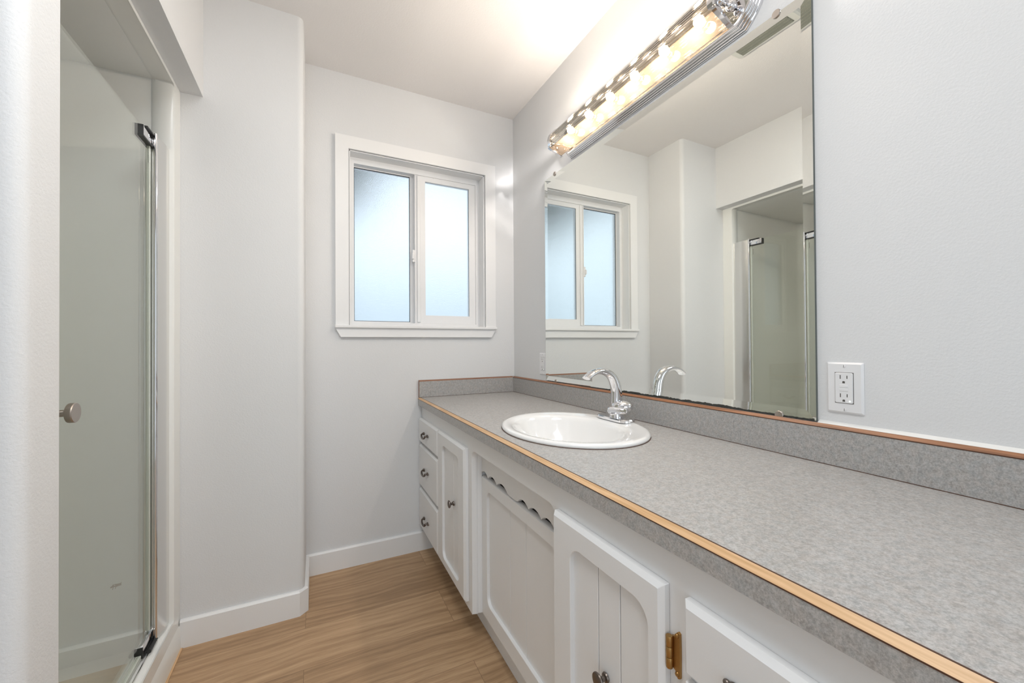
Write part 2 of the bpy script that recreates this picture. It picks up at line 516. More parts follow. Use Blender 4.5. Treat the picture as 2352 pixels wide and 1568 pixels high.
def ring_y(bm, x0, x1, z0, z1, w, y0, y1, ws=None):
    """rectangular frame in the XZ plane; ws = widths (left, right, bottom, top)"""
    a, b2, c, d = ws or (w, w, w, w)
    def lp(xa, xb, za, zb, y): return [Vector((xa, y, za)), Vector((xb, y, za)), Vector((xb, y, zb)), Vector((xa, y, zb))]
    o0, o1 = lp(x0, x1, z0, z1, y1), lp(x0, x1, z0, z1, y0)
    i1, i0 = lp(x0+a, x1-b2, z0+c, z1-d, y0), lp(x0+a, x1-b2, z0+c, z1-d, y1)
    loops(bm, [o0, o1, i1, i0, o0])
    bmesh.ops.remove_doubles(bm, verts=bm.verts[:], dist=1e-6)
fy = 2.187
bm = bmesh.new(); ring_y(bm, WX0+.002, WX1, 1.190, WZ1-.006, 0, fy, 2.262, (.024, .022, .018, .032)); build('outer_frame', bm, M['vinyl'], win)
sash = empty('sash', (0, 0, 0)); sash.parent = win
bpy.data.objects.remove(sash)
bm = bmesh.new(); ring_y(bm, .492, .8435, 1.2085, 2.035, 0, fy+.006, fy+.032, (.0, .038, .046, .034))
bm.free(); bm = bmesh.new()
ring_y(bm, .487, .8435, 1.2085, 2.033, 0, fy+.006, fy+.034, (.060, .039, .046, .032))
sl = build('sliding_sash', bm, M['vinyl'], win)
bm = bmesh.new(); box(bm, .500, .518, fy-.002, fy+.006, 1.215, 2.026, .002, 1); box(bm, .488, .492, fy+.000, fy+.008, 1.215, 2.026); build('pull_rail', bm, M['vinyl'], sl)
bm = bmesh.new(); box(bm, .545, .807, fy+.014, fy+.019, 1.250, 2.004); build('glass_pane', bm, M['frost'], sl)
bm = bmesh.new(); ring_y(bm, .5455, .8065, 1.2515, 2.0035, .0022, fy+.010, fy+.0135); build('pane_gasket', bm, M['rubber'], sl)
bm = bmesh.new(); ring_y(bm, .170, .500, 1.206, 2.038, 0, fy+.036, fy+.062, (.008, .032, .011, .014)); fs = build('fixed_sash', bm, M['vinyl'], win)
bm = bmesh.new(); box(bm, .176, .470, fy+.044, fy+.049, 1.215, 2.026); build('glass_pane', bm, M['frost'], fs)
bm = bmesh.new(); ring_y(bm, .1782, .4678, 1.2172, 2.0236, .0022, fy+.040, fy+.0435); build('pane_gasket', bm, M['rubber'], fs)
lt = bmesh.new(); box(lt, .474, .488, fy+.000, fy+.014, 1.545, 1.612, .002, 2); box(lt, .470, .482, fy-.010, fy+.002, 1.560, 1.592, .003, 2)
build('latch', lt, M['vinyl'], sl)

# outside the window
bm = bmesh.new(); box(bm, -1.6, 2.4, 2.32, 2.75, 2.40, 2.46); box(bm, -1.6, 2.4, 2.75, 2.78, 2.34, 2.50)
tag(build('roof_eave', bm, M['eave']), 'dark roof eave overhanging outside the frosted window', 'roof eave')
bm = bmesh.new(); bmesh.ops.create_icosphere(bm, subdivisions=5, radius=1.0, matrix=Matrix.Translation((-.02, 3.75, 2.86)) @ Matrix.Diagonal((.50, .50, .62, 1)))
for v in bm.verts:
    v.co += Vector((random.uniform(-.05, .05), random.uniform(-.05, .05), random.uniform(-.05, .05)))
tree = tag(build('tree', bm, M['hedge']), 'dark tree crown blurred behind the upper left window pane', 'tree')
tree.name = 'tree'
bm = bmesh.new(); tube(bm, [(.02, 3.75, -.25), (.0, 3.76, 1.2), (.02, 3.75, 2.6)], [.07, .055, .04], 10, Vector((0, 1, 0))); build('trunk', bm, M['eave'], tree)
bm = bmesh.new(); box(bm, -7, 9, 9.0, 9.1, -.25, 2.7)
tag(build('neighbour_siding', bm, M['siding']), 'pale siding of the house next door seen blurred through the window panes', 'house wall')
bm = bmesh.new(); box(bm, -6, 8, 2.3, 12, -.3, -.25)
tag(build('yard_ground', bm, M['ground'], None), kind='structure')

# ------------------------------------------------------------------ shower stall
st = empty('shower_stall', (-0.8, 1.35, 0), 'white moulded acrylic shower stall set into the left wall', 'shower stall')
XI, YI0, YI1, XBk = -0.505, 0.955, 1.771, -1.28
bm = bmesh.new()     # shell: end walls, back wall, top
pl = rrect(XBk, XI, YI0, YI1, [.06, .004, .004, .06], 6)
po = rrect(XBk-.03, XI, YI0-.03, YI1+.035, [.07, .004, .004, .07], 6)
loops(bm, [[Vector((x, y, .06)) for x, y in pl], [Vector((x, y, 2.0135)) for x, y in pl]], False, True)
for f in [f for f in bm.faces if all(v.co.x > XI-.012 for v in f.verts) and f.calc_center_median().z < 2.0]:
    bm.faces.remove(f)
build('shell', bm, M['fiber'], st, 'auto')
bm = bmesh.new()     # front surround: inner edge curls back to the shell
def yz(l, x): return [Vector((x, y, z)) for y, z in l]
fz0, fz1 = .128, 2.009
a = rrect(YS1+.003, YK-.0005, 0.0, ZH-.0005, .002)
b1 = rrect(YS1+.003, YK-.0005, 0.0, ZH-.0005, .002)
c1 = rrect(YS1+.060, 1.768, fz0+.004, fz1, .012)
d1_ = rrect(YS1+.062, 1.764, fz0, 2.0125, .006)
e1 = rrect(YI0-.002, YI1+.001, fz0-.01, 2.015, .003)
loops(bm, [yz(a, XJ-.028), yz(b1, XJ), yz(c1, XJ), yz(d1_, XJ-.006), yz(d1_, XJ-.050), yz(e1, XI-.004)])
build('surround', bm, M['fiber'], st, 'auto')
bm = bmesh.new()     # curb with stepped outer face
prism(bm, [(XJ+.006, 0), (XJ+.004, .078), (XJ-.002, .088), (XJ-.003, .112), (XJ-.010, .130), (XJ-.022, .136), (XJ-.058, .136), (XJ-.075, .124), (XJ-.085, .07), (XJ-.085, 0)], 'Y', YS1+.003, YK-.002)
build('curb', bm, M['fiber'], st, 'auto')
bm = bmesh.new(); box(bm, XJ+.006, XJ+.012, YS1+.003, YK-.016, 0, .004); build('edge_strip', bm, M['oakY'], st)
bm = bmesh.new(); box(bm, XBk, XJ-.086, YI0-.02, YI1+.02, .02, .068); lathe(bm, [(.0, .069), (.045, .069), (.045, .0705), (.0, .0705)], (-.9, 1.37, 0), n=24); build('pan', bm, M['fiber'], st)
# stain on the end wall, seen through the glass
bm = bmesh.new()
for (x0, z0, x1, z1, w) in ((-.0, .0, .012, .002, .0022), (.010, .002, .020, .004, .004), (.001, .0005, .006, .004, .0012), (.004, .005, .014, .0055, .0011), (.006, .0, .004, -.006, .0009), (.010, .001, .009, -.005, .0008), (.018, .004, .021, .008, .0008)):
    q = 1.35
    tube(bm, [(-.612+x0*q, YI1-.0006, .294+z0*q), (-.612+(x0+x1)/2*q, YI1-.0006, .294+(z0+z1)/2*q+.0005), (-.612+x1*q, YI1-.0006, .294+z1*q)], [(w, .0004)]*3, 8)
build('stain', bm, M['stain'], st, label='small tan smudge')

# door
dr = empty('shower_door', (-0.47, 1.66, .14), 'frameless green tinted glass shower door with round nickel knob', 'shower door')
XG = -0.4825
bm = bmesh.new(); box(bm, XG-.003, XG+.003, 1.052, 1.664, .155, 1.768, .0006, 1)
gp = build('glass_panel', bm, M['doorglass'], dr)
bm = bmesh.new()    # curved wall profile, ends high at the pivot and dips toward the wall
ps = []
for i in range(13):
    t = i/12
    y = 1.767-.100*t
    ps.append((XJ-.013-.006*math.sin(PI*t)*-1-.010*t, y))
inner = [(x-.020, y) for x, y in ps]
poly = ps+inner[::-1]
v0 = [bm.verts.new((x, y, .137)) for x, y in poly]
v1 = [bm.verts.new((x, y, 1.777-.004*(1-abs((1.767-y)/.1)))) for x, y in poly]
bm.faces.new(v0); bm.faces.new(v1[::-1])
for i in range(len(poly)): bm.faces.new((v0[i], v0[(i+1) % len(poly)], v1[(i+1) % len(poly)], v1[i]))
build('wall_profile', bm, M['alu'], dr, 'auto')
bm = bmesh.new(); tube(bm, [(XJ-.021, 1.664, .137), (XJ-.021, 1.664, .9), (XJ-.021, 1.664, 1.780)], [.0058]*3, 14); build('pivot_post', bm, M['chrome'], dr, 'auto')
for z0, z1, nm in ((1.738, 1.771, 'top'), (.150, .180, 'bottom')):
    bm = bmesh.new(); box(bm, XG-.010, XG+.009, 1.583, 1.672, z0, z1, .003, 2)
    hb = build('hinge_bracket', bm, M['chrome'], dr, 'auto')
    bm = bmesh.new(); box(bm, XG-.0105, XG+.0100, 1.580, 1.672, z0-.0045, z0+.0005) ; box(bm, XG-.0105, XG+.0095, 1.5795, 1.5835, z0, z1-.002); build('gasket', bm, M['rubber'], hb)
bm = bmesh.new(); prism(bm, [(XG-.009, 1.6), (XG+.014, 1.6), (XG+.014, 1.655), (XG-.009, 1.690)], 'Z', 1.771, 1.775); build('hinge_cap', bm, M['rubber'], dr)
bm = bmesh.new(); tube(bm, [(XG+.018, 1.60, .150), (XG+.016, 1.635, .147), (XG+.016, 1.665, .148)], [(.006, .006)]*3, 10, Vector((0, 0, 1))); build('bottom_pivot', bm, M['rubber'], dr, 'auto')
bm = bmesh.new(); box(bm, XG-.006, XG+.006, 1.052, 1.580, .142, .157, .001, 1); build('bottom_seal', bm, M['seal'], dr)
bm = bmesh.new(); box(bm, XG-.010, XG-.006, 1.0, 1.66, .137, .150); box(bm, XG+.014, XG+.017, 1.0, 1.62, .1365, .142); build('threshold_track', bm, M['alu'], dr)
bm = bmesh.new(); box(bm, XG-.004, XG+.004, 1.652, 1.662, .185, 1.735, .001, 1); build('edge_seal', bm, M['seal'], dr)
bm = bmesh.new()
for k in range(9): box(bm, XG+.0032, XG+.0036, 1.6400, 1.6425 if k % 2 else 1.6440, 1.676+k*.0040, 1.678+k*.0040)
build('glass_marking', bm, M['slot'], gp)
kz, ky = .957, 1.107
bm = bmesh.new()
lathe(bm, [(.0, 0), (.0135, .0), (.0135, .004), (.0070, .005), (.0070, .0335), (.0180, .0340), (.0195, .0350), (.0200, .0365), (.0200, .0440), (.0188, .0455), (.0, .0455)], (XG+.003, ky, kz), 'X', 36)
lathe(bm, [(.0, 0), (.0135, .0), (.0135, .004), (.0070, .005), (.0070, .0335), (.0195, .0350), (.0200, .0440), (.0188, .0455), (.0, .0455)], (XG-.003, ky, kz), '-X', 36)
build('knob', bm, M['nickel'], dr, 'auto')

# ------------------------------------------------------------------ vanity cabinet
XFF, XDF, ZFB, ZKU = .507, .4885, .108, .769
van = empty('vanity_cabinet', (.78, 1.0, 0), 'long white painted bathroom vanity cabinet under the grey countertop', 'cabinet')
YE = -0.35
OY0, OY1, OZ = .800, 1.368, .706      # sink bay opening
bm = bmesh.new()
r = .032
poly = [(YE, ZFB), (OY0, ZFB)]
poly += [(OY0, OZ-r)] + [(OY0+r-r*math.cos(PI/2*i/8), OZ-r+r*math.sin(PI/2*i/8)) for i in range(1, 9)]
poly += [(OY1-r+r*math.sin(PI/2*i/8), OZ-r+r*math.cos(PI/2*i/8)) for i in range(0, 9)]
poly += [(OY1, ZFB), (YB-.003, ZFB), (YB-.003, ZKU-.001), (YE, ZKU-.001)]
prism(bm, poly, 'X', XFF, XFF+.060)
build('face_frame', bm, M['cabinet'], van)
# moulded edge of the sink bay opening
bm = bmesh.new()
path = [(OY1, ZFB+.001)] + [(OY1-r+r*math.cos(PI/2*i/8), OZ-r+r*math.sin(PI/2*i/8)) for i in range(0, 9)] + [(OY0+r-r*math.sin(PI/2*i/8), OZ-r+r*math.cos(PI/2*i/8)) for i in range(0, 9)] + [(OY0, ZFB+.001)]
P2 = [Vector(p) for p in path]
rings = []
prof = [(.0003, -.003), (.0003, .0008), (.012, .0045), (.018, .0055), (.022, .0040), (.032, .0062), (.038, .0062), (.038, -.003)]
for i, p in enumerate(P2):
    t = (P2[min(i+1, len(P2)-1)]-P2[max(i-1, 0)]).normalized()
    nrm = Vector((-t.y, t.x))
    if nrm.dot(Vector(((OY0+OY1)/2, .4))-p) < 0: nrm = -nrm
    rings.append([Vector((XFF+dx, p.x+nrm.x*dn, p.y+nrm.y*dn)) for dx, dn in prof])
loops(bm, rings, True, True)
build('bay_moulding', bm, M['cabinet'], van, 'auto')
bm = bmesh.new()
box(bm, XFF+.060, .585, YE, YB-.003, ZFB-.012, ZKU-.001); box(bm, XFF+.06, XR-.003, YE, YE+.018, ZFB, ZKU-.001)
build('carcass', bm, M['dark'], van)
bm = bmesh.new(); box(bm, .5805, .598, YE, YB-.002, 0, ZFB-.012); build('toe_board', bm, M['cabinet'], van)

def ring_plate(bm, y0, y1, z0, z1, hy0, hy1, hz0, hz1, hr, xf, xb, ch=.008, chx=.008):
    """door frame: outer edge chamfered, inner rounded opening"""
    O0 = rrect(y0, y1, z0, z1, .0015); O1 = rrect(y0+ch, y1-ch, z0+ch, z1-ch, .0015)
    H = rrect(hy0, hy1, hz0, hz1, hr); H2 = rrect(hy0-.0012, hy1+.0012, hz0-.0012, hz1+.0012, hr)
    loops(bm, [yz(O0, xb), yz(O0, xf+chx), yz(O1, xf), yz(H2, xf), yz(H, xf+.0012), yz(H, xb)])

def boards(bm, ys, z0, z1, xf, xb, gap=.0011):
    for a2, b2 in zip(ys, ys[1:]):
        box(bm, xf, xb, min(a2, b2)+gap, max(a2, b2)-gap, z0, z1, .0008, 1)
    box(bm, xb-.001, xb+.0005, min(ys), max(ys), z0, z1)

def panel_door(name, y0, y1, z0, z1, m_, grooves, xf, xb, hr=.034, ch=.008):
    bm = bmesh.new()
    ly, ry, bz, tz = m_
    ring_plate(bm, y0, y1, z0, z1, y0+ry, y1-ly, z0+bz, z1-tz, hr, xf, xb, ch)
    d = build(name, bm, M['cabinet'], van, 'auto')
    bm = bmesh.new()
    boards(bm, [y1-ly+.012]+grooves+[y0+ry-.012], z0+bz-.012, z1-tz+.012, xf+.0105, xb-.0012)
    build('beadboard_panel', bm, M['cabinet'], d)
    return d

def knob(parent, x, y, z):
    bm = bmesh.new()
    lathe(bm, [(.0, 0), (.0085, 0), (.0095, .0015), (.0085, .0045), (.0050, .0065), (.0048, .012), (.0075, .015), (.0135, .0175), (.0155, .0200), (.0148, .0225), (.0090, .0250), (.0, .0255)], (x, y, z), '-X', 28)
    return build('knob', bm, M['bronze'], parent, 'auto')

def pull(parent, x, y, z, s=1.0):
    bm = bmesh.new()
    for sg in (-1, 1):
        c = Vector((x, y+sg*.034*s, z))
        bmesh.ops.create_uvsphere(bm, u_segments=14, v_segments=10, radius=1, matrix=Matrix.Translation(c+Vector((-.003, 0, 0))) @ Matrix.Diagonal((.005, .0105, .0080, 1)))
        bmesh.ops.create_uvsphere(bm, u_segments=12, v_segments=8, radius=1, matrix=Matrix.Translation(c+Vector((-.003, sg*.012, 0))) @ Matrix.Diagonal((.004, .0055, .0045, 1)))
        tube(bm, [(x-.001, c.y, z), (x-.012, c.y-sg*.002, z-.001), (x-.016, c.y-sg*.006, z-.003)], [.0055, .0048, .0042], 10, Vector((0, 0, 1)))
    pts = [(x-.014-.004*math.sin(PI*i/12), y-.033*s*math.cos(PI*i/12), z-.003-.012*math.sin(PI*i/12)) for i in range(13)]
    tube(bm, pts, [.0038+.0012*math.sin(PI*i/12) for i in range(13)], 10, Vector((1, 0, 0)))
    return build('pull', bm, M['bronze'], parent, 'auto')

def hinge(parent, y, z0, z1, sg):
    """surface hinge: barrel beside the door edge, leaf on the face frame (sg = side of the frame leaf)"""
    bm = bmesh.new()
    zc = (z0+z1)/2; h2 = (z1-z0)/2
    n = 5
    for k in range(3):
        za, zb = zc-h2*.70+k*h2*1.4/3, zc-h2*.70+(k+1)*h2*1.4/3-.0006
        lathe(bm, [(.0, za), (.0048, za), (.0052, za+.0008), (.0052, zb-.0008), (.0048, zb), (.0, zb)], (XFF-.0085, y+sg*.0062, 0), 'Z', 16)
    y0 = y+sg*.0060; y1 = y+sg*.017
    prism(bm, [(y0, zc-h2*.66), (y0+(y1-y0)*.7, zc-h2*.72), (y1, zc-h2*.95), (y1+sg*.002, zc-h2), (y1+sg*.0055, zc-h2*.95), (y1+sg*.006, zc), (y1+sg*.0055, zc+h2*.95), (y1+sg*.002, zc+h2), (y1, zc+h2*.95), (y0+(y1-y0)*.7, zc+h2*.72), (y0, zc+h2*.66)], 'X', XFF-.0045, XFF-.0002)
    for zz in (zc-h2*.82, zc+h2*.82):
        lathe(bm, [(.0, 0), (.0036, 0), (.0030, .0018), (.0, .0024)], (XFF-.0045, y1+sg*.0005, zz), '-X', 12)
    return build('hinge', bm, M['brass'], parent, 'auto')

def drawer(y0, y1, z0, z1):
    bm = bmesh.new()
    O0 = rrect(y0, y1, z0, z1, .0015); O1 = rrect(y0+.008, y1-.008, z0+.008, z1-.008, .0015)
    loops(bm, [yz(O0, XFF-.0004), yz(O0, XDF+.008), yz(O1, XDF)], True, True)
    return build('drawer', bm, M['cabinet'], van, 'auto')
for z0, z1, zp in ((.579, .7045, .642), (.352, .566, .458), (.137, .336, .215)):
    d = drawer(1.766, 2.118, z0, z1)
    pull(d, XDF, 1.965, zp)
for z0, z1, zp in ((.596, .706, .640), (.352, .583, .458), (.137, .336, .215)):
    d = drawer(.072, .4240, z0, z1)
    pull(d, XDF, .303, zp)
d = panel_door('door', 1.402, 1.757, .137, .7045, (.072, .063, .036, .050), [1.556, 1.500], XDF, XFF-.0004, .030)
knob(d, XDF+.009, 1.548, .449)
hinge(d, 1.757, .555, .605, 1); hinge(d, 1.757, .165, .215, 1)
d = panel_door('door', .4625, .7875, .137, .7050, (.072, .030, .036, .050), [.6330, .5700], XDF, XFF-.0004, .036)
knob(d, XDF+.009, .6085, .4500)
hinge(d, .4625, .5680, .6400, -1); hinge(d, .4625, .165, .2300, -1)
# sink bay door and scalloped valance
XC = .5440
d = panel_door('door', OY0+.006, OY1-.004, ZFB-.002, .609, (.048, .052, .058, .042), [1.146, 1.039], XC, XC+.019, .030, ch=.003)
bm = bmesh.new()
cus = [1.381, 1.3045, 1.2285, 1.1440]
bot = []
def arch(ya, yb, zc_=.6150, zt=.6300, n=14):
    out = []
    for i in range(n+1):
        t = i/n
        out.append((ya+(yb-ya)*t, zc_+(zt-zc_)*abs(math.sin(PI*t))**.75))
    return out
seq = []
for a2, b2 in ((1.3680, 1.3045), (1.3045, 1.2285), (1.2285, 1.1450)): seq += arch(a2, b2)
seq += [(1.130, .6120), (1.086, .6120)]
for a2, b2 in ((1.0720, 1.0050), (1.0050, .9320), (.9320, .8660), (.8660, .8010)): seq += arch(a2, b2)
cl = []
for p in seq:
    if not cl or abs(p[0]-cl[-1][0]) > 1e-5: cl.append(p)
prism(bm, cl+[(.8010, .74), (1.3680, .74)], 'X', XC+.0005, XC+.015)
build('scalloped_valance', bm, M['cabinet'], van)

# ------------------------------------------------------------------ countertop
ZK, ZSP, XF, TS = .811, .9020, .4865, .019
SX, SY, SA, SB = .7505, 1.0846, .2197, .2693        # sink outline
ct = empty('countertop', (.78, 1.0, ZKU), 'long grey speckled laminate countertop with light wood edging', 'countertop')
bm = bmesh.new()
n = 96
# rectangle points matched to ellipse angles so that the sink cut-out is a real hole
x0, x1, y0, y1 = XF+.0086, XR-.0008, YE, YB-.0008
el, rc = [], []
angs = [2*PI*i/n for i in range(n)]
for cx, cy in ((x0, y0), (x1, y0), (x1, y1), (x0, y1)):
    a2 = math.atan2(cy-SY, cx-SX) % (2*PI)
    k = min(range(n), key=lambda i: abs(angs[i]-a2)); angs[k] = a2
for a2 in angs:
    dx, dy = math.cos(a2), math.sin(a2)
    t = min(((x1-SX)/dx if dx > 1e-9 else (x0-SX)/dx if dx < -1e-9 else 1e9), ((y1-SY)/dy if dy > 1e-9 else (y0-SY)/dy if dy < -1e-9 else 1e9))
    rc.append((SX+dx*t, SY+dy*t))
    rr = 1/math.sqrt((dx/(SA-.02))**2+(dy/(SB-.02))**2)
    el.append((SX+dx*rr, SY+dy*rr))
zv = lambda l, z: [Vector((x, y, z)) for x, y in l]
loops(bm, [zv(rc, ZKU), zv(rc, ZK), zv(el, ZK), zv(el, ZKU), zv(rc, ZKU)])
bmesh.ops.remove_doubles(bm, verts=bm.verts[:], dist=1e-6)
slab = build('slab', bm, M['laminate'], ct)
bm = bmesh.new(); prism(bm, [(XF, ZKU), (XF+.0088, ZKU), (XF+.0088, ZK-.0005), (XF+.0080, ZK-.0005), (XF, ZK-.0085)], 'Y', YE, YB-.0008)
build('front_edge', bm, M['laminate'], ct)
bm = bmesh.new(); prism(bm, [(XF-.0004, ZK-.0080), (XF+.0006, ZK-.0090), (XF+.0090, ZK-.0006), (XF+.0080, ZK+.0004)], 'Y', YE, YB-.0010)
ws = build('wood_edging', bm, M['oakY'], ct)
bm = bmesh.new()
box(bm, XF+.0078, XF+.0098, YE, YB-.0200, ZK-.0002, ZK+.0008)
box(bm, XF-.0006, XF+.0002, YE, YB-.0010, ZK-.0098, ZK-.0082)
build('brown_line', bm, M['brownline'], ct)
def splash(name, poly_ax, a0, a1, mat_edge):
    pass
# backsplash along the mirror wall
bx = XR-TS
bm = bmesh.new(); prism(bm, [(bx, ZK+.0003), (XR-.0008, ZK+.0003), (XR-.0008, ZSP), (bx+.0065, ZSP), (bx, ZSP-.0065)], 'Y', YE, YB-.0008)
bs = build('backsplash', bm, M['laminate'], ct)
bm = bmesh.new(); prism(bm, [(bx-.0004, ZSP-.0066), (bx+.0004, ZSP-.0074), (bx+.0075, ZSP-.0004), (bx+.0068, ZSP+.0005)], 'Y', YE, YB-TS)
build('wood_edging', bm, M['oakdark'], bs, label='reddish wood edging')
bm = bmesh.new(); box(bm, bx-.0005, bx+.0002, YE, YB-TS, ZSP-.0086, ZSP-.0070); build('brown_line', bm, M['brownline'], bs)
bm = bmesh.new(); prism(bm, [(bx+.0090, ZSP), (XR-.0002, ZSP), (XR-.0002, ZSP+.0065)], 'Y', YE, .519); build('caulk', bm, M['caulk'], bs)
bm = bmesh.new(); box(bm, bx-.0008, bx+.0002, YE, YB-TS, ZK+.0002, ZK+.0014); build('joint_line', bm, M['brownline'], bs)
# side splash on the window wall
by = YB-TS
bm = bmesh.new(); prism(bm, [(by, ZK+.0003), (YB-.0008, ZK+.0003), (YB-.0008, ZSP), (by+.0065, ZSP), (by, ZSP-.0065)], 'X', XF+.0035, XR-TS)
sp = build('side_splash', bm, M['laminate'], ct)
bm = bmesh.new(); prism(bm, [(by-.0004, ZSP-.0066), (by+.0004, ZSP-.0074), (by+.0075, ZSP-.0004), (by+.0068, ZSP+.0005)], 'X', XF+.0030, XR-TS)
box(bm, XF+.0022, XF+.0034, by+.0006, YB-.0010, ZK, ZSP-.0002)
build('wood_edging', bm, M['oakX'], sp, label='dark wood edging')
bm = bmesh.new(); box(bm, XF+.004, XR-TS, by-.0008, by+.0002, ZK+.0002, ZK+.0014); build('joint_line', bm, M['brownline'], sp)

# ------------------------------------------------------------------ sink
sk = empty('sink', (SX, SY, ZK), 'oval white porcelain drop-in sink in the countertop', 'sink')
bm = bmesh.new()
prof = [  # (fraction toward the outline, z offset, x shift of the bowl)
    (1.0, .0015, 0), (1.0, .0060, 0), (.992, .0100, 0), (.975, .0125, 0), (.95, .0130, 0), (.90, .0118, 0)]
ls = []
def ell(ax, ay, cx, cy, z, n=96): return [Vector((cx+ax*math.cos(2*PI*i/n), cy+ay*math.sin(2*PI*i/n), z)) for i in range(n)]
ls.append(ell(SA-.030, SB-.030, SX, SY, ZK-.001))
for fr, dz, _ in prof: ls.append(ell(SA*fr, SB*fr, SX, SY, ZK+dz))
BX = SX-.016     # bowl sits toward the front
ls.append(ell(.184, .234, SX-.008, SY+.004, ZK+.0105))
ls.append(ell(.167, .218, BX, SY+.006, ZK+.0085))
ls.append(ell(.160, .211, BX, SY+.006, ZK+.0030))
ls.append(ell(.155, .206, BX, SY+.006, ZK-.008))
for fr, dz in ((.93, -.040), (.82, -.078), (.64, -.110), (.42, -.132), (.20, -.142), (.10, -.143)):
    ls.append(ell(.152*fr, .206*fr, BX, SY, ZK+dz))
loops(bm, ls, False, True)
build('basin', bm, M['porcelain'], sk, True)
bm = bmesh.new(); lathe(bm, [(.0, 0), (.021, 0), (.022, .0015), (.017, .003), (.015, .001), (.0, .001)], (BX, SY, ZK-.1425), 'Z', 28); build('drain', bm, M['chrome'], sk, 'auto')
bm = bmesh.new()
o1, o2 = ell(SA+.0012, SB+.0012, SX, SY, ZK+.0003), ell(SA-.012, SB-.012, SX, SY, ZK+.0020)
loops(bm, [o1, ell(SA+.0006, SB+.0006, SX, SY, ZK+.0016), o2]); build('rim_caulk', bm, M['brownline'], sk, label='brown grimy caulk line')

# ------------------------------------------------------------------ faucet
FX, FY, FZ = .950, 1.104, ZK+.0128
fc = empty('faucet', (FX, FY, FZ), 'chrome high-arc single lever faucet behind the sink bowl', 'faucet')
bm = bmesh.new()
def stad(hx, hy, r, cx, cy, z, k=10):
    return [Vector((x, y, z)) for x, y in rrect(cx-hx, cx+hx, cy-hy, cy+hy, r, k)]
loops(bm, [stad(.031, .080, .030, .943, 1.094, FZ-.0003), stad(.031, .080, .030, .943, 1.094, FZ+.0065), stad(.0285, .0775, .0275, .943, 1.094, FZ+.0095), stad(.0270, .0760, .026, .943, 1.094, FZ+.0100)], True, True)
build('base_plate', bm, M['chrome'], fc, 15)
key = [  # x, z, half thickness in plane, half width across
    (.9565, .829, .0235, .0215), (.9565, .840, .0215, .0205), (.9570, .870, .0215, .0195), (.9575, .900, .0205, .0190), (.9560, .925, .0195, .0190),
    (.9500, .950, .0178, .0188), (.9360, .974, .0155, .0186), (.9150, .988, .0130, .0186), (.8900, .9945, .0110, .0190), (.8640, .992, .0095, .0198), (.8400, .982, .0085, .0205), (.8260, .9715, .0078, .0208)]
sm = spline(key, 5)
bm = bmesh.new()
tube(bm, [(x, FY, z) for x, z, a2, b2 in sm], [(a2, b2) for x, z, a2, b2 in sm], 28)
build('spout', bm, M['chrome'], fc, 'auto')
bm = bmesh.new()
lathe(bm, [(.0, .8215), (.0265, .8215), (.0270, .8235), (.0255, .8265), (.0245, .829), (.0245, .845), (.0, .845)], (.9565, FY, 0), 'Z', 32)
build('collar', bm, M['chrome'], fc, 'auto')
# lever: a dome on the near side that carries a pill shaped paddle
bm = bmesh.new()
dirv = Vector((.50, -.866, .08)).normalized()
cen = Vector((.955, 1.083, .8680))
bmesh.ops.create_uvsphere(bm, u_segments=28, v_segments=18, radius=1, matrix=Matrix.Translation((.960, 1.078, .8690)) @ Matrix.Rotation(-.9, 4, 'Z') @ Matrix.Diagonal((.038, .026, .0210, 1)))
nv = Vector((-.80, -.46, .10)); nv = (nv-dirv*nv.dot(dirv)).normalized(); uv = dirv.cross(nv)
def pill(hx, hy, off, c=cen, k=10):
    return [c+dirv*x+uv*y+nv*off for x, y in rrect(-hx, hx, -hy, hy, hy*.98, k)]
c0 = Vector((.940, 1.078, .8575))
loops(bm, [pill(.028, .008, -.014, c0), pill(.0345, .0115, -.008, c0), pill(.0365, .0128, 0, c0), pill(.0360, .0125, .004, c0), pill(.0330, .0100, .0062, c0), pill(.0300, .0078, .0050, c0)], True, True)
build('lever_handle', bm, M['chrome'], fc, 24)

# ------------------------------------------------------------------ mirror
MY0, MY1, MZ0, MZ1 = .5224, 1.7480, .9047, 1.9290
mr = empty('wall_mirror', (XR, 1.135, MZ0), 'large frameless rectangular mirror on the wall behind the sink faucet', 'mirror')
bm = bmesh.new()
bw, xm = .024, XR-.0062
def rc4(i, x): return [Vector((x, MY0+i, MZ0+i)), Vector((x, MY1-i, MZ0+i)), Vector((x, MY1-i, MZ1-i)), Vector((x, MY0+i, MZ1-i))]
loops(bm, [rc4(0, xm-.0019), rc4(bw, xm)], False, True)
build('bevelled_glass', bm, M['mirror'], mr)
bm = bmesh.new()
loops(bm, [rc4(.002, XR-.0010), rc4(0, XR-.0010), rc4(0, xm-.0017), rc4(.002, xm-.0014)])
build('glass_edge', bm, M['edgeglass'], mr, label='greenish cut glass edge darkened to suggest its shadow')
bm = bmesh.new()
zb = MZ0
walk = .5
for sgm in range(240):          # crumbled black line where the silver has gone
    ya = MY0+.004+sgm*(MY1-MY0-.02)/240; yb = ya+(MY1-MY0-.02)/240
    fade = min(1.0, max(0.15, (1.62-ya)*2.2))
    walk = min(1.0, max(.0, walk+random.uniform(-.30, .30)))
    hgt = (.0012+.0040*walk**1.5)*fade
    box(bm, xm-.0021, xm-.0016, ya, yb, zb-.0006, zb+.0012+hgt)
build('worn_edge', bm, M['desilver'], mr)
for y, z, nm in ((.6057, MZ0+.001, 'lo'), (1.6536, MZ0+.001, 'lo'), (.602, MZ1-.001, 'hi'), (1.6522, MZ1-.001, 'hi')):
    bm = bmesh.new()
    lathe(bm, [(.0, -.002), (.0095, -.002), (.0105, .0), (.0105, .0035), (.0095, .0045), (.0, .0048)], (xm, y, z), '-X', 26)
    build('mirror_clip', bm, M['nickel'], mr, 'auto')

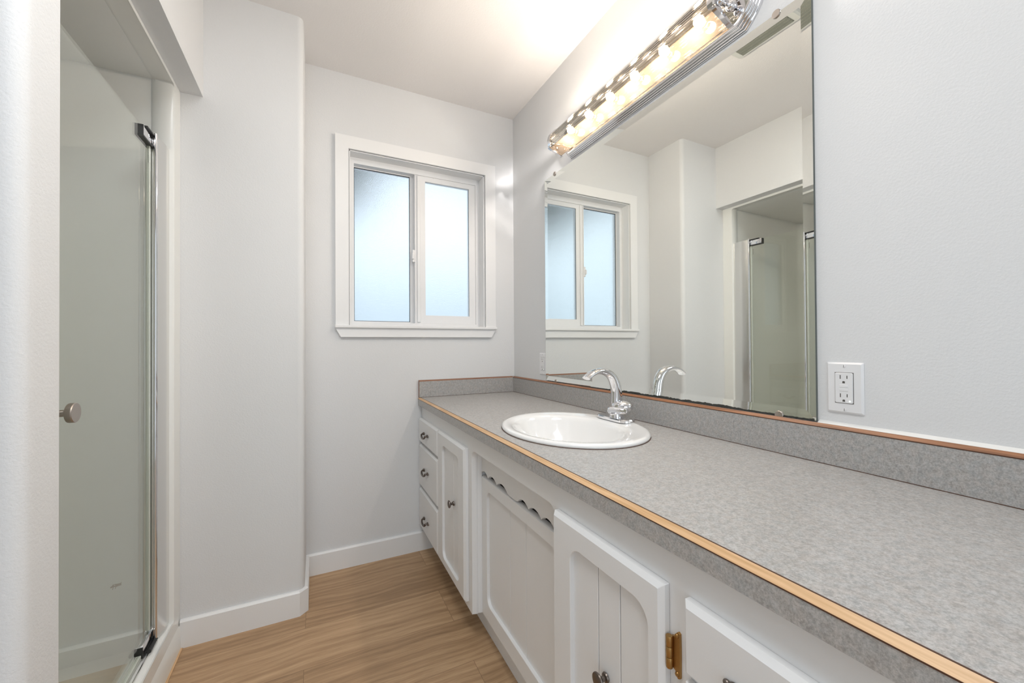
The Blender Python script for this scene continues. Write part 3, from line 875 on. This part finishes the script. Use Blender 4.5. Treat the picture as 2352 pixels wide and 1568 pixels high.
# ------------------------------------------------------------------ vanity light
vl = empty('vanity_light', (XR, 1.07, 2.0), 'long chrome and fluted glass vanity light bar glowing above the mirror', 'light fixture')
LZ0, LZ1, LY0, LY1 = 1.944, 2.112, .683, 1.515
def oblong(inset, k=14):
    """back plate outline in YZ: long rectangle whose short ends bulge"""
    z0, z1 = LZ0+inset, LZ1-inset
    bul = .052
    pts = []
    zc_ = (z0+z1)/2; hh = (z1-z0)/2
    for i in range(k+1):
        a2 = -1+2*i/k
        pts.append((LY1-inset+bul*(1-a2*a2), zc_+hh*a2))
    for i in range(k+1):
        a2 = 1-2*i/k
        pts.append((LY0+inset-bul*(1-a2*a2), zc_+hh*a2))
    return pts
bm = bmesh.new()
ls = []
x = XR-.0005
step = [(0, 0), (0, .005), (.0014, .0075), (.0034, .0082), (.0036, .0118), (.0050, .0145), (.0070, .0152), (.0072, .0188), (.0086, .0215), (.0106, .0222), (.0108, .0258), (.0122, .0285), (.0145, .0295), (.0200, .0300)]
for ins, dx in step: ls.append(yz(oblong(ins), x-dx))
loops(bm, ls, True, True)
build('back_plate', bm, M['chrome'], vl, 'auto')
XP = x-.030
SZ = 2.030
ys = [.790, .9205, 1.051, 1.1815, 1.312, 1.4425]
for yk in ys:
    bm = bmesh.new()
    lathe(bm, [(.0, -.001), (.020, -.001), (.021, .001), (.015, .004), (.0125, .005), (.0125, .010), (.0110, .011), (.0, .011)], (XP, yk, SZ), '-X', 20)
    sck = build('socket', bm, M['chrome'], vl, 'auto')
    bm = bmesh.new()
    lathe(bm, [(.0, .010), (.008, .010), (.011, .014), (.0145, .020), (.0155, .027), (.0140, .034), (.0095, .0395), (.0, .042)], (XP, yk, SZ), '-X', 20)
    build('bulb', bm, M['bulb'], sck, True)
    pd = bpy.data.lights.new('filament', 'POINT'); pd.energy = BULB_W; pd.color = (1.0, 0.955, 0.935); pd.shadow_soft_size = .012
    po_ = bpy.data.objects.new('filament_light', pd); COL.objects.link(po_); po_.location = (XP-.027, yk, SZ)
# fluted glass shade: clear rods side by side over the top and front of the bulbs
GY0, GY1 = .711, 1.556
shade = spline([(.9690, 1.9990), (.9640, 2.0150), (.9690, 2.0400), (.9830, 2.0620), (1.0020, 2.0760), (1.0240, 2.0820)], 8)
def resample(pts, n):
    P = [Vector(p) for p in pts]
    L_ = [0]
    for a, b2 in zip(P, P[1:]): L_.append(L_[-1]+(b2-a).length)
    out = []
    for k in range(n):
        t = L_[-1]*k/(n-1)
        i = max(j for j in range(len(L_)) if L_[j] <= t+1e-9); i = min(i, len(P)-2)
        out.append(P[i].lerp(P[i+1], (t-L_[i])/(L_[i+1]-L_[i]+1e-12)))
    return out
bm, bm2 = bmesh.new(), bmesh.new()
for k, c in enumerate(resample(shade, 13)):
    tube(bm if k < 7 else bm2, [(c[0], GY0, c[1]), (c[0], (GY0+GY1)/2, c[1]), (c[0], GY1, c[1])], [.0047]*3, 10, Vector((0, 0, 1)), False)
build('fluted_glass_shade', bm, M['rodglass'], vl, 'auto')
build('upper_glass_shade', bm2, M['rodtop'], vl, 'auto', label='smokier upper glass rods')
bm = bmesh.new()
prism(bm, [(.9690, 1.9935), (1.0290, 1.9690), (1.0296, 1.9706), (.9696, 1.9951)], 'Y', GY0, GY1)
build('lower_diffuser', bm, M['milk'], vl)
for yk, sg in ((GY0, -1), (GY1, 1)):
    bm = bmesh.new()       # strap end cap hugging the shade, with a finger along the diffuser
    out = [(c[0]-.008, c[1]+.001) if i < 4 else (c[0]-.006, c[1]+.008) for i, c in enumerate(resample(shade, 13))]
    inn = [(c[0]+.016, c[1]+.000) if i < 4 else (c[0]+.006, c[1]-.020) for i, c in enumerate(resample(shade, 13))]
    prism(bm, out+inn[::-1], 'Y', yk, yk+sg*.006)
    for i in range(12):
        a, b2 = out[i], out[i+1]
        q = lambda p: (p[0]+.0035, p[1]-.002)
        prism(bm, [a, b2, q(b2), q(a)], 'Y', yk-sg*.016, yk)
    prism(bm, [(.9600, 1.9950), (.9640, 1.9900), (1.0330, 1.9640), (1.0340, 1.9670), (.9850, 1.9990)], 'Y', yk-sg*.006, yk+sg*.006)
    cap = build('end_cap', bm, M['chrome'], vl, 'auto')
    bm = bmesh.new()       # neck and ball finial tying the cap to the back plate
    tube(bm, [(.974, yk+sg*.003, 2.016), (.995, yk+sg*.004, 2.018), (1.015, yk+sg*.004, 2.020), (XP, yk+sg*.004, 2.022)], [.014, .0085, .009, .014], 16, Vector((0, 1, 0)))
    bmesh.ops.create_uvsphere(bm, u_segments=18, v_segments=12, radius=.0130, matrix=Matrix.Translation((1.014, yk+sg*.014, 2.006)))
    build('finial', bm, M['chrome'], cap, True)

# ------------------------------------------------------------------ outlets
def outlet(name, y, z, label, group=None):
    t = empty(name, (XR, y, z), label, 'electrical outlet')
    bm = bmesh.new()
    hw, hh = .0345, .0570
    loops(bm, [yz(rrect(y-hw, y+hw, z-hh, z+hh, .0025), XR-.0002), yz(rrect(y-hw, y+hw, z-hh, z+hh, .0025), XR-.0020), yz(rrect(y-hw+.004, y+hw-.004, z-hh+.004, z+hh-.004, .002), XR-.0058)], True, True)
    build('cover_plate', bm, M['plastic'], t, 'auto')
    bm = bmesh.new(); box(bm, XR-.0060, XR-.0055, y-.0176, y+.0176, z-.0345, z+.0345); build('gap', bm, M['slot'], t)
    bm = bmesh.new()
    R1 = rrect(y-.0166, y+.0166, z-.0335, z+.0335, .0025)
    loops(bm, [yz(R1, XR-.0050), yz(R1, XR-.0072), yz(rrect(y-.0158, y+.0158, z-.0327, z+.0327, .0022), XR-.0080)], True, True)
    rc_ = build('receptacle', bm, M['plastic'], t, 'auto')
    for dz in (.0205, -.0205):
        bm = bmesh.new(); box(bm, XR-.0082, XR-.0078, y+.0055, y+.0072, z+dz-.0005, z+dz+.0080); build('blade_slot', bm, M['slot'], rc_)
        bm = bmesh.new(); box(bm, XR-.0082, XR-.0078, y-.0072, y-.0055, z+dz+.0004, z+dz+.0072); build('blade_slot', bm, M['slot'], rc_)
        bm = bmesh.new()
        prism(bm, [(y-.0024, z+dz-.0100), (y+.0024, z+dz-.0100), (y+.0024, z+dz-.0068), (y+.0014, z+dz-.0052), (y-.0014, z+dz-.0052), (y-.0024, z+dz-.0068)], 'X', XR-.0082, XR-.0078)
        build('ground_hole', bm, M['slot'], rc_)
    for dz in (.0040, -.0040):
        bm = bmesh.new(); box(bm, XR-.0088, XR-.0078, y-.0082, y+.0082, z+dz-.0031, z+dz+.0031, .0004, 1); build('test_button', bm, M['plastic'], rc_)
    bm = bmesh.new(); lathe(bm, [(.0, 0), (.0013, 0), (.0013, .0006), (.0, .0008)], (XR-.0080, y-.0112, z-.0288), '-X', 12); build('indicator_light', bm, M['led'], rc_)
    for dz in (.0485, -.0485):
        bm = bmesh.new(); lathe(bm, [(.0, 0), (.0034, 0), (.0030, .0009), (.0, .0011)], (XR-.0058, y, z+dz), '-X', 16)
        s_ = build('screw', bm, M['plastic'], t, 'auto')
        bm = bmesh.new(); box(bm, XR-.0071, XR-.0066, y-.0004, y+.0004, z+dz-.0028, z+dz+.0028); build('screw_slot', bm, M['slot'], s_)
    return t
outlet('wall_outlet', .4675, .9872, 'white outlet with two sockets on the wall right of the mirror')
outlet('wall_outlet', 1.7840, .9872, 'white outlet between the window corner and the far edge of the mirror')

# ------------------------------------------------------------------ exhaust fan on the ceiling (seen in the mirror)
ef = empty('exhaust_fan', (.48, 1.049, ZC), 'square grey ceiling exhaust fan cover reflected in the top of the mirror', 'exhaust fan')
bm = bmesh.new()
A0 = rrect(.325, .600, .912, 1.187, .012); A1 = rrect(.331, .594, .918, 1.181, .010)
loops(bm, [zv(A0, ZC), zv(A0, ZC-.016), zv(A1, ZC-.022)], True, True)
build('cover', bm, M['fan'], ef, 'auto')
bm = bmesh.new()
box(bm, .340, .585, .940, 1.160, ZC-.0228, ZC-.0218)
for k in range(14): box(bm, .344+k*.0172, .352+k*.0172, .942, 1.158, ZC-.0250, ZC-.0226)
build('grille', bm, M['grille'], ef)
